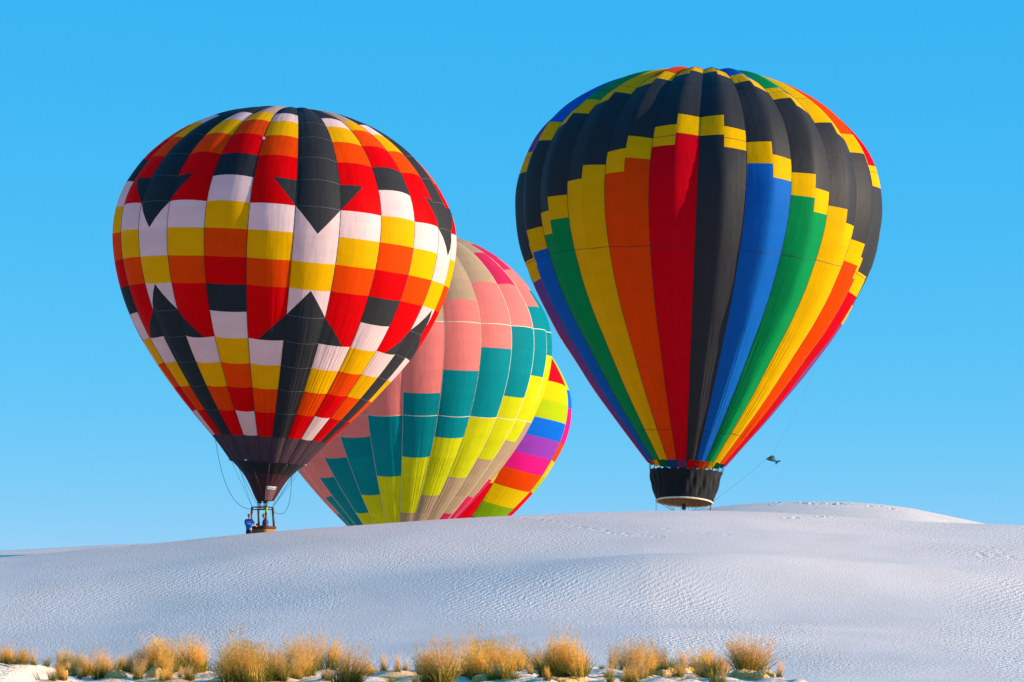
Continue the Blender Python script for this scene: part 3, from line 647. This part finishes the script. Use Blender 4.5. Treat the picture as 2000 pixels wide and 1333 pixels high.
# ---- people ----
SKIN = plain('skin', (.55, .30, .20), .6); SHIRT = plain('blue_cotton', (.012, .12, .52), .8, .1); JEANS = plain('navy_trousers', (.02, .03, .07), .8, .1); HAIR = plain('sandy_hair', (.26, .16, .08), .7); CAPG = plain('green_cap', (.16, .50, .03), .7); CAPD = plain('dark_cap_brim', (.02, .06, .05), .7); SHOE = plain('dark_shoes', (.03, .03, .03)); RADIO = plain('dark_handset', (.04, .05, .05))
def skin_obj(name, J, E_, m, parent, fr, sub=1):
    """J: name -> (right, forward, up, radius[, radius2]); fr: frame (origin, right, forward)"""
    o, r, f = fr; names = list(J); me = bpy.data.meshes.new(name); root = parent
    while root.parent: root = root.parent
    co_ = [tuple(float(v) for v in (o + r * J[k][0] + f * J[k][1] + np.array([0, 0, J[k][2]]) - np.array(root.location))) for k in names]
    me.from_pydata(co_, [(names.index(a), names.index(b)) for a, b in E_], []); ob = bpy.data.objects.new(name, me); col.objects.link(ob); ob.parent = parent; me.materials.append(m)
    md = ob.modifiers.new('skin', 'SKIN'); md.use_smooth_shade = True
    sv = me.skin_vertices[0].data
    for i, k in enumerate(names): q = J[k]; sv[i].radius = (q[3], q[4] if len(q) > 4 else q[3]); sv[i].use_root = (i == 0)
    s_ = ob.modifiers.new('subdivision', 'SUBSURF'); s_.levels = sub; s_.render_levels = sub
    return ob
def person(root, fr, arms, head=(0, .0), hair=HAIR):
    hx, hy = head
    J = dict(pelvis=(0, 0, .95, .13, .10), belly=(0, 0, 1.1, .13, .10), chest=(0, 0, 1.32, .15, .10), neck0=(0, .01, 1.47, .055), neck=(hx * .5, .02 + hy * .5, 1.53, .052), jaw=(hx, .03 + hy, 1.58, .07), skull=(hx, .02 + hy, 1.66, .088), crown=(hx, .015 + hy, 1.73, .055), nose=(hx, .125 + hy, 1.63, .014))
    E_ = [('pelvis', 'belly'), ('belly', 'chest'), ('chest', 'neck0'), ('neck0', 'neck'), ('neck', 'jaw'), ('jaw', 'skull'), ('skull', 'crown'), ('skull', 'nose')]
    for s, sd in (('l', -1), ('r', 1)):
        J.update({s + 'ear': (hx + sd * .095, .02 + hy, 1.63, .014)}); E_.append(('skull', s + 'ear'))
        el, wr, dr = arms[s]
        J.update({s + 'sh': (sd * .19, 0, 1.41, .06), s + 'el': (*el, .042), s + 'wr': (*wr, .03)}); E_ += [('chest', s + 'sh'), (s + 'sh', s + 'el'), (s + 'el', s + 'wr')]
        d = np.array(dr, float); d /= np.linalg.norm(d); sdv = np.array([1., 0, 0]) if abs(d[0]) < .8 else np.array([0, 1., 0]); pal = np.array(wr) + d * .06; J[s + 'palm'] = (*pal, .034, .018); E_.append((s + 'wr', s + 'palm'))
        for i in range(4):
            ln = (.07, .08, .075, .06)[i]; b = pal + d * .045 + sdv * (i - 1.5) * .02; t = b + d * ln * .5; tip = t + d * ln * .35 + np.array([0, 0, -.035])
            for nm, q in (('a', b), ('b', t), ('c', tip)): J[f'{s}f{i}{nm}'] = (*q, .0085)
            E_ += [(s + 'palm', f'{s}f{i}a'), (f'{s}f{i}a', f'{s}f{i}b'), (f'{s}f{i}b', f'{s}f{i}c')]
        th = np.array(wr) + d * .03 - sdv * sd * .035; th2 = th + d * .045 - sdv * sd * .015; J[s + 't1'] = (*th, .011); J[s + 't2'] = (*th2, .009); E_ += [(s + 'palm', s + 't1'), (s + 't1', s + 't2')]
        J.update({s + 'hip': (sd * .09, 0, .88, .085), s + 'kn': (sd * .10, .02, .48, .055), s + 'an': (sd * .10, -.01, .09, .04), s + 'toe': (sd * .11, .14, .035, .033)}); E_ += [('pelvis', s + 'hip'), (s + 'hip', s + 'kn'), (s + 'kn', s + 'an'), (s + 'an', s + 'toe')]
    skin_obj('body', J, E_, SKIN, root, fr)
    S_ = dict(hem=(0, 0, .80, .18, .13), waist=(0, 0, 1.05, .17, .125), chest=(0, 0, 1.30, .185, .125), top=(0, 0, 1.44, .12, .08)); SE = [('hem', 'waist'), ('waist', 'chest'), ('chest', 'top')]
    for s, sd in (('l', -1), ('r', 1)):
        el = np.array(arms[s][0]); sh = np.array([sd * .2, 0, 1.405]); m_ = sh + (el - sh) * .75
        S_.update({s + 'sh': (*sh, .085), s + 'sl': (*m_, .072)}); SE += [('chest', s + 'sh'), (s + 'sh', s + 'sl')]
    sh = skin_obj('shirt', S_, SE, SHIRT, root, fr)
    T_ = dict(p=(0, 0, .88, .165, .125), w=(0, 0, .98, .15, .11)); TE = [('p', 'w')]
    for s, sd in (('l', -1), ('r', 1)): T_.update({s + 'h': (sd * .09, 0, .82, .105), s + 'k': (sd * .10, .02, .48, .075), s + 'a': (sd * .10, -.01, .10, .06)}); TE += [('p', s + 'h'), (s + 'h', s + 'k'), (s + 'k', s + 'a')]
    skin_obj('trousers', T_, TE, JEANS, root, fr)
    for s, sd in (('l', -1), ('r', 1)): skin_obj('shoe', dict(a=(sd * .10, -.04, .05, .05), b=(sd * .11, .08, .045, .048), c=(sd * .11, .17, .035, .035)), [('a', 'b'), ('b', 'c')], SHOE, root, fr)
    skin_obj('hair', dict(a=(hx, -.03 + hy, 1.63, .085), b=(hx, -.005 + hy, 1.70, .092), c=(hx, .01 + hy, 1.745, .06)), [('a', 'b'), ('b', 'c')], hair, root, fr)
    return sh
def frame(px, Y, ang, dz=0.0, z=None):
    c = at(px, 1040, Y); c[2] = float(height([c[0]], [c[1]], False)[0]) if z is None else z
    return (c, np.array([math.sin(ang), -math.cos(ang), 0]), np.array([math.cos(ang), math.sin(ang), 0]))
frP = frame(486.3, 171.0, R(62)); p1 = empty('person', frP[0]); tag(p1, 'person in blue T-shirt with white back print standing beside the basket', 'person', None)
sh1 = person(p1, frP, dict(l=((-.28, .10, 1.16), (-.14, .33, 1.10), (.3, .8, 0)), r=((.30, .08, 1.16), (.24, .34, 1.10), (.1, 1, 0))))
def print_text(txt, fr, z, size, x0, m, parent, fwd=-.142):
    cu = bpy.data.curves.new('t', 'FONT'); cu.body = txt; cu.size = size; cu.extrude = .004; cu.align_x = 'CENTER'; ob = bpy.data.objects.new('t', cu); col.objects.link(ob)
    bpy.context.view_layer.update(); me = bpy.data.meshes.new_from_object(ob.evaluated_get(bpy.context.evaluated_depsgraph_get())); bpy.data.objects.remove(ob)
    o, r, f = fr; M = Matrix.Identity(4)
    for i in range(3): M[i][0] = r[i]; M[i][1] = (0, 0, 1)[i]; M[i][2] = -f[i]; M[i][3] = (o + r * x0 + f * fwd + np.array([0, 0, z]))[i]
    me.transform(M); return link('back_print', me, m, parent, False)
print_text('TEAM', frP, 1.20, .105, .05, PATCHW, sh1)
MB().box(frP[0] + frP[1] * .04 - frP[2] * .142 + np.array([0, 0, 1.335]), frP[1] * .12, frP[2] * .004, (0, 0, .014)).build('back_print', PATCHW, sh1, False)
MB().box(frP[0] - frP[1] * .07 - frP[2] * .140 + np.array([0, 0, 1.27]), frP[1] * .035, frP[2] * .004, (0, 0, .03)).build('back_print', plain('pink_print', (.5, .2, .4)), sh1, False)
frQ = frame(518.5, 171.7, R(205), z=float(base_a[2]) + .08); p2 = empty('person', frQ[0]); tag(p2, 'person in blue T-shirt and green cap standing inside the basket, looking down', 'person', None)
person(p2, frQ, dict(l=((-.27, .06, 1.14), (-.10, .30, 1.12), (.3, .9, .1)), r=((.27, .06, 1.14), (.12, .30, 1.10), (-.3, .9, .1))), head=(0, .07))
cp = skin_obj('cap', dict(a=(0, .06, 1.685, .105), b=(0, .065, 1.74, .098), c=(0, .07, 1.785, .06)), [('a', 'b'), ('b', 'c')], CAPG, p2, frQ)
skin_obj('brim', dict(a=(0, .14, 1.70, .08, .012), b=(0, .23, 1.67, .07, .01)), [('a', 'b')], CAPD, p2, frQ)
hsx = frQ[0] + frQ[2] * .42 + np.array([0, 0, 1.14]); hs = MB().box(hsx, frQ[1] * .05, frQ[2] * .09, (0, 0, .10)).tube([hsx + np.array([0, 0, .09]), hsx + np.array([0, 0, .2])], .02, 6).build('handset', RADIO); origin_to_base(hs); tag(hs, 'dark handset held by the person in the green cap', 'handset')

# ---- grass on the foreground hummocks ----
def leafy(name, c1, c2, tr=.35):
    m, N, L = mat(name); out = N.new('ShaderNodeOutputMaterial'); d = N.new('ShaderNodeBsdfDiffuse'); t = N.new('ShaderNodeBsdfTranslucent'); mx = N.new('ShaderNodeMixShader'); mx.inputs[0].default_value = tr
    ge = N.new('ShaderNodeNewGeometry'); r = N.new('ShaderNodeValToRGB'); r.color_ramp.elements[0].color = (*c1, 1); r.color_ramp.elements[1].color = (*c2, 1); L.new(ge.outputs['Random Per Island'], r.inputs[0])
    L.new(r.outputs[0], d.inputs[0]); L.new(r.outputs[0], t.inputs[0]); L.new(d.outputs[0], mx.inputs[1]); L.new(t.outputs[0], mx.inputs[2]); L.new(mx.outputs[0], out.inputs[0]); return m
GREEN = leafy('olive_blades', (.10, .12, .018), (.30, .25, .05)); GOLD = leafy('golden_stems', (.62, .34, .045), (.85, .53, .12)); SEEDG = leafy('golden_seed_heads', (.82, .41, .06), (.92, .57, .15), .45); SEEDP = leafy('rosy_seed_heads', (.78, .41, .14), (.90, .58, .28), .45)
def clump_mesh(seed, width, nb, ns, seeds, bh, spread):
    rd = random.Random(seed); B = ([], []); S_ = ([], []); H = ([], [])
    def blade(dst, p, d, ln, w, bend, seg=3):
        side = Vector((-d.y, d.x, 0)); side = side.normalized() if side.length > 1e-4 else Vector((1, 0, 0)); a = rd.uniform(0, 6.28); side = Vector((math.cos(a), math.sin(a), 0))
        o = len(dst[0]); last = None
        for i in range(seg + 1):
            t = i / seg; q = p + Vector((d.x * ln * t * (1 + bend * t), d.y * ln * t * (1 + bend * t), ln * t * (1 - .18 * bend * t))); ww = w * (1 - .85 * t)
            dst[0].extend([q - side * ww, q + side * ww]); last = q
            if i: k = o + 2 * i; dst[1].append((k - 2, k - 1, k + 1, k))
        return last
    subs = [(rd.gauss(0, width * .42), rd.gauss(0, width * .42), rd.uniform(.55, 1.0)) for _ in range(5)]; subs[0] = (0, 0, 1.0); wind = -rd.uniform(.02, .16)
    for _ in range(nb):
        sx, sy, sh = rd.choice(subs); a = rd.uniform(0, 6.28); r0 = width * math.sqrt(rd.random()) * .28; p = Vector((sx + math.cos(a) * r0, sy + math.sin(a) * r0, -.03)); l = rd.uniform(.05, .6)
        blade(B, p, Vector((math.cos(a) * l + rd.uniform(-.1, .1) + wind, math.sin(a) * l, 0)), bh * sh * rd.uniform(.4, 1.15), .007, rd.uniform(.2, 1.0))
    for _ in range(ns):
        sx, sy, sh = rd.choice(subs); a = rd.uniform(0, 6.28); r0 = width * math.sqrt(rd.random()) * .25; p = Vector((sx + math.cos(a) * r0, sy + math.sin(a) * r0, -.03)); l = rd.uniform(.0, spread) ** 1.2; ln = sh * rd.uniform(.4, 1.0)
        d = Vector((math.cos(a) * l + rd.uniform(-.08, .08) + wind, math.sin(a) * l, 0)); tip = blade(S_, p, d, ln, .0055, rd.uniform(.1, .7), 4)
        for _k in range(seeds):
            t = rd.random() ** 1.3 * .5; c = tip + Vector((rd.gauss(0, .028) - d.x * ln * t, rd.gauss(0, .028) - d.y * ln * t, -ln * t + rd.uniform(-.01, .04)))
            q = Vector((rd.gauss(0, .7) + d.x, rd.gauss(0, .7) + d.y, rd.gauss(1.0, .8))).normalized() * rd.uniform(.025, .065); sd_ = q.orthogonal().normalized() * .0045; o = len(H[0])
            H[0].extend([c - sd_, c + sd_, c + q]); H[1].append((o, o + 1, o + 2))
    return B, S_, H
def to_mesh(nm, g, m):
    me = bpy.data.meshes.new(nm); me.from_pydata([tuple(v) for v in g[0]], [], g[1]); me.materials.append(m); me.update(); return me
KINDS = {}
def kind(nm, seeds_list, label, *a, heads=SEEDG):
    KINDS[nm] = ([(lambda g: (to_mesh('blades', g[0], GREEN), to_mesh('stems', g[1], GOLD), to_mesh('seed_heads', g[2], heads)))(clump_mesh(s, *a)) for s in seeds_list], label)
kind('gold', (1, 2, 3), 'dense golden seed-headed bunch grass with olive base', .34, 270, 120, 24, .52, .24)
kind('dome', (4, 5), 'fan-topped tawny grass tuft', .34, 320, 110, 30, .56, .42, heads=SEEDP)
kind('wispy', (6, 7, 8), 'sparse grass tuft with wispy pinkish seed heads', .26, 140, 48, 26, .5, .3, heads=SEEDP)
kind('green', (9, 10), 'green-bladed grass tuft with few seed stems', .28, 190, 14, 6, .75, .25)
PL = [  # x, base y, height (photo pixels), width factor, kind
 (14,1297,38,1.5,'gold'),(40,1299,34,1.2,'gold'),(66,1300,44,.9,'wispy'),(92,1303,30,.9,'green'),(118,1304,46,.9,'wispy'),(138,1310,66,1.1,'wispy'),(155,1316,56,.7,'green'),(105,1330,40,.8,'green'),(120,1326,36,.7,'gold'),
 (185,1318,70,1.0,'wispy'),(205,1324,74,1.1,'wispy'),(228,1316,46,.9,'green'),(248,1308,48,.7,'wispy'),(276,1308,58,1.0,'wispy'),(300,1309,70,1.0,'gold'),(325,1310,74,1.0,'dome'),(352,1309,74,1.0,'gold'),(375,1308,76,1.0,'gold'),(395,1305,62,1.0,'wispy'),(412,1304,48,1.0,'green'),
 (455,1330,84,1.0,'gold'),(480,1334,98,1.1,'gold'),(503,1326,88,.9,'wispy'),(528,1330,74,1.2,'green'),(540,1328,92,.9,'wispy'),(556,1332,44,.9,'green'),(586,1309,66,1.1,'dome'),(603,1310,72,1.1,'dome'),(642,1307,60,.9,'gold'),(632,1326,26,.8,'green'),(668,1312,46,.9,'wispy'),(684,1338,82,1.1,'dome'),(702,1338,64,.8,'wispy'),(714,1320,30,.7,'wispy'),(752,1306,44,.7,'wispy'),(778,1308,46,.7,'wispy'),(766,1338,30,.9,'green'),(792,1310,28,.7,'wispy'),(810,1334,24,.6,'green'),
 (848,1334,74,1.0,'gold'),(868,1336,92,1.1,'dome'),(890,1318,62,1.0,'green'),(900,1312,44,.9,'wispy'),(938,1328,72,1.0,'gold'),(955,1326,92,1.0,'gold'),(976,1324,86,1.0,'gold'),(1004,1301,50,.9,'wispy'),(1018,1300,40,.8,'green'),
 (1038,1303,70,.9,'gold'),(1056,1305,62,.9,'wispy'),(1080,1322,88,1.1,'gold'),(1100,1320,80,1.0,'gold'),(1122,1322,84,1.1,'gold'),(1137,1316,60,.8,'wispy'),(1174,1302,14,.5,'green'),(1194,1301,56,.8,'wispy'),(1190,1334,32,.9,'green'),(1214,1332,34,.7,'wispy'),(1234,1334,38,.9,'gold'),(1232,1302,70,.9,'dome'),(1246,1301,76,.9,'dome'),(1268,1309,50,.9,'wispy'),(1290,1312,60,1.1,'wispy'),(1312,1308,44,.9,'green'),(1334,1304,50,.9,'wispy'),(1356,1305,32,.7,'wispy'),(1378,1306,40,.9,'wispy'),(1392,1334,42,.9,'green'),(1410,1334,46,.8,'wispy'),
 (1452,1310,72,1.1,'dome'),(1474,1312,76,1.2,'dome'),(1496,1312,48,.9,'wispy'),(1520,1318,40,.7,'wispy')]
rg_ = random.Random(21)
for _ in range(110):
    PL.append((rg_.choice((rg_.uniform(60, 440), rg_.uniform(440, 730), rg_.uniform(820, 1150), rg_.uniform(1180, 1420))), rg_.uniform(1303, 1330), rg_.uniform(18, 56), rg_.uniform(.7, 1.2), rg_.choice(('wispy', 'wispy', 'green', 'gold'))))
CLODS = [(140,1308,34,10),(118,1316,26,8),(225,1322,44,9),(305,1322,40,14),(380,1308,60,7),(440,1318,26,8),(470,1332,40,10),(598,1312,40,6),(945,1330,44,12),(1090,1330,70,6),(1125,1328,40,6),(1228,1304,24,6),(1300,1318,50,9),(1335,1312,40,9),(1455,1322,60,12),(1490,1324,50,12)]
for (px, by, hpx, wf, kd) in PL:
    if px < 118 and by > 1304 and (px, by) not in ((105, 1330),): continue
    G = ground_hit(px, by, 52, 84)
    if G[1] > 83.5: G = ground_hit(px, by + 5, 52, 84)
    h = hpx * (1.16 if kd in ('gold', 'dome') else 1.06) * G[1] / F
    vs_, lab = KINDS[kd]; meshes = vs_[rg_.randrange(len(vs_))]
    sc_h = max(h * 1.15 * wf, .3)
    e = empty('grass_clump', G); e.scale = (sc_h, sc_h, h / .95); e.rotation_euler = (rg_.uniform(-.06, .06), rg_.uniform(-.08, .08), rg_.uniform(0, 6.28))
    size = 'tall ' if hpx > 78 else 'knee-high ' if hpx > 58 else 'short ' if hpx > 38 else 'tiny '
    by_lump = any(abs(px - q[0]) < q[2] * .7 + 6 and abs(by - q[1]) < 12 for q in CLODS)
    by_drift = px < 130
    lab2 = size + lab + (' beside a golden sand lump' if by_lump else ' by the smooth pale drift' if by_drift else '')
    tag(e, lab2, 'grass', lab2)
    for me_ in meshes:
        o = bpy.data.objects.new(me_.name.split('.')[0], me_); col.objects.link(o); o.parent = e; o['kind'] = 'stuff'
# crusty golden lumps of sand bound by roots
CLOD = plain('golden_crust', (.80, .47, .17), .95, .1, 0, 1, 14, (.58, .30, .09), .06)
def clod(px, py, wpx, hpx, i):
    G = ground_hit(px, py, 52, 84); m_ = G[1] / F; bm = bmesh.new(); bmesh.ops.create_icosphere(bm, subdivisions=3, radius=1); rr = random.Random(i); ph = [rr.uniform(0, 6) for _ in range(6)]
    for v in bm.verts:
        c = v.co; k = 1 + .16 * math.sin(c.x * 4 + ph[0]) * math.sin(c.y * 3 + ph[1]) + .09 * math.sin(c.z * 9 + ph[2] + c.x * 6) + .06 * math.sin(c.y * 13 + ph[3])
        v.co = Vector((c.x * k * wpx * m_ * .5, c.y * k * wpx * m_ * .45, max(c.z, -.3) * k * hpx * m_ * (1.15 + .35 * math.sin(c.x * 5 + ph[4]) * math.sin(c.y * 6 + ph[5]))))
    me = bpy.data.meshes.new('sand_clod'); bm.to_mesh(me); bm.free(); o = bpy.data.objects.new('sand_clod', me); col.objects.link(o); me.materials.append(CLOD); me.polygons.foreach_set('use_smooth', [True] * len(me.polygons)); o.location = [float(G[0]), float(G[1]), float(G[2] - .01)]
    tag(o, 'lumpy golden crust of sand between the grass tufts', 'sand lump', 'golden sand lumps in the grass')
for i, q in enumerate(CLODS): clod(*q, i)
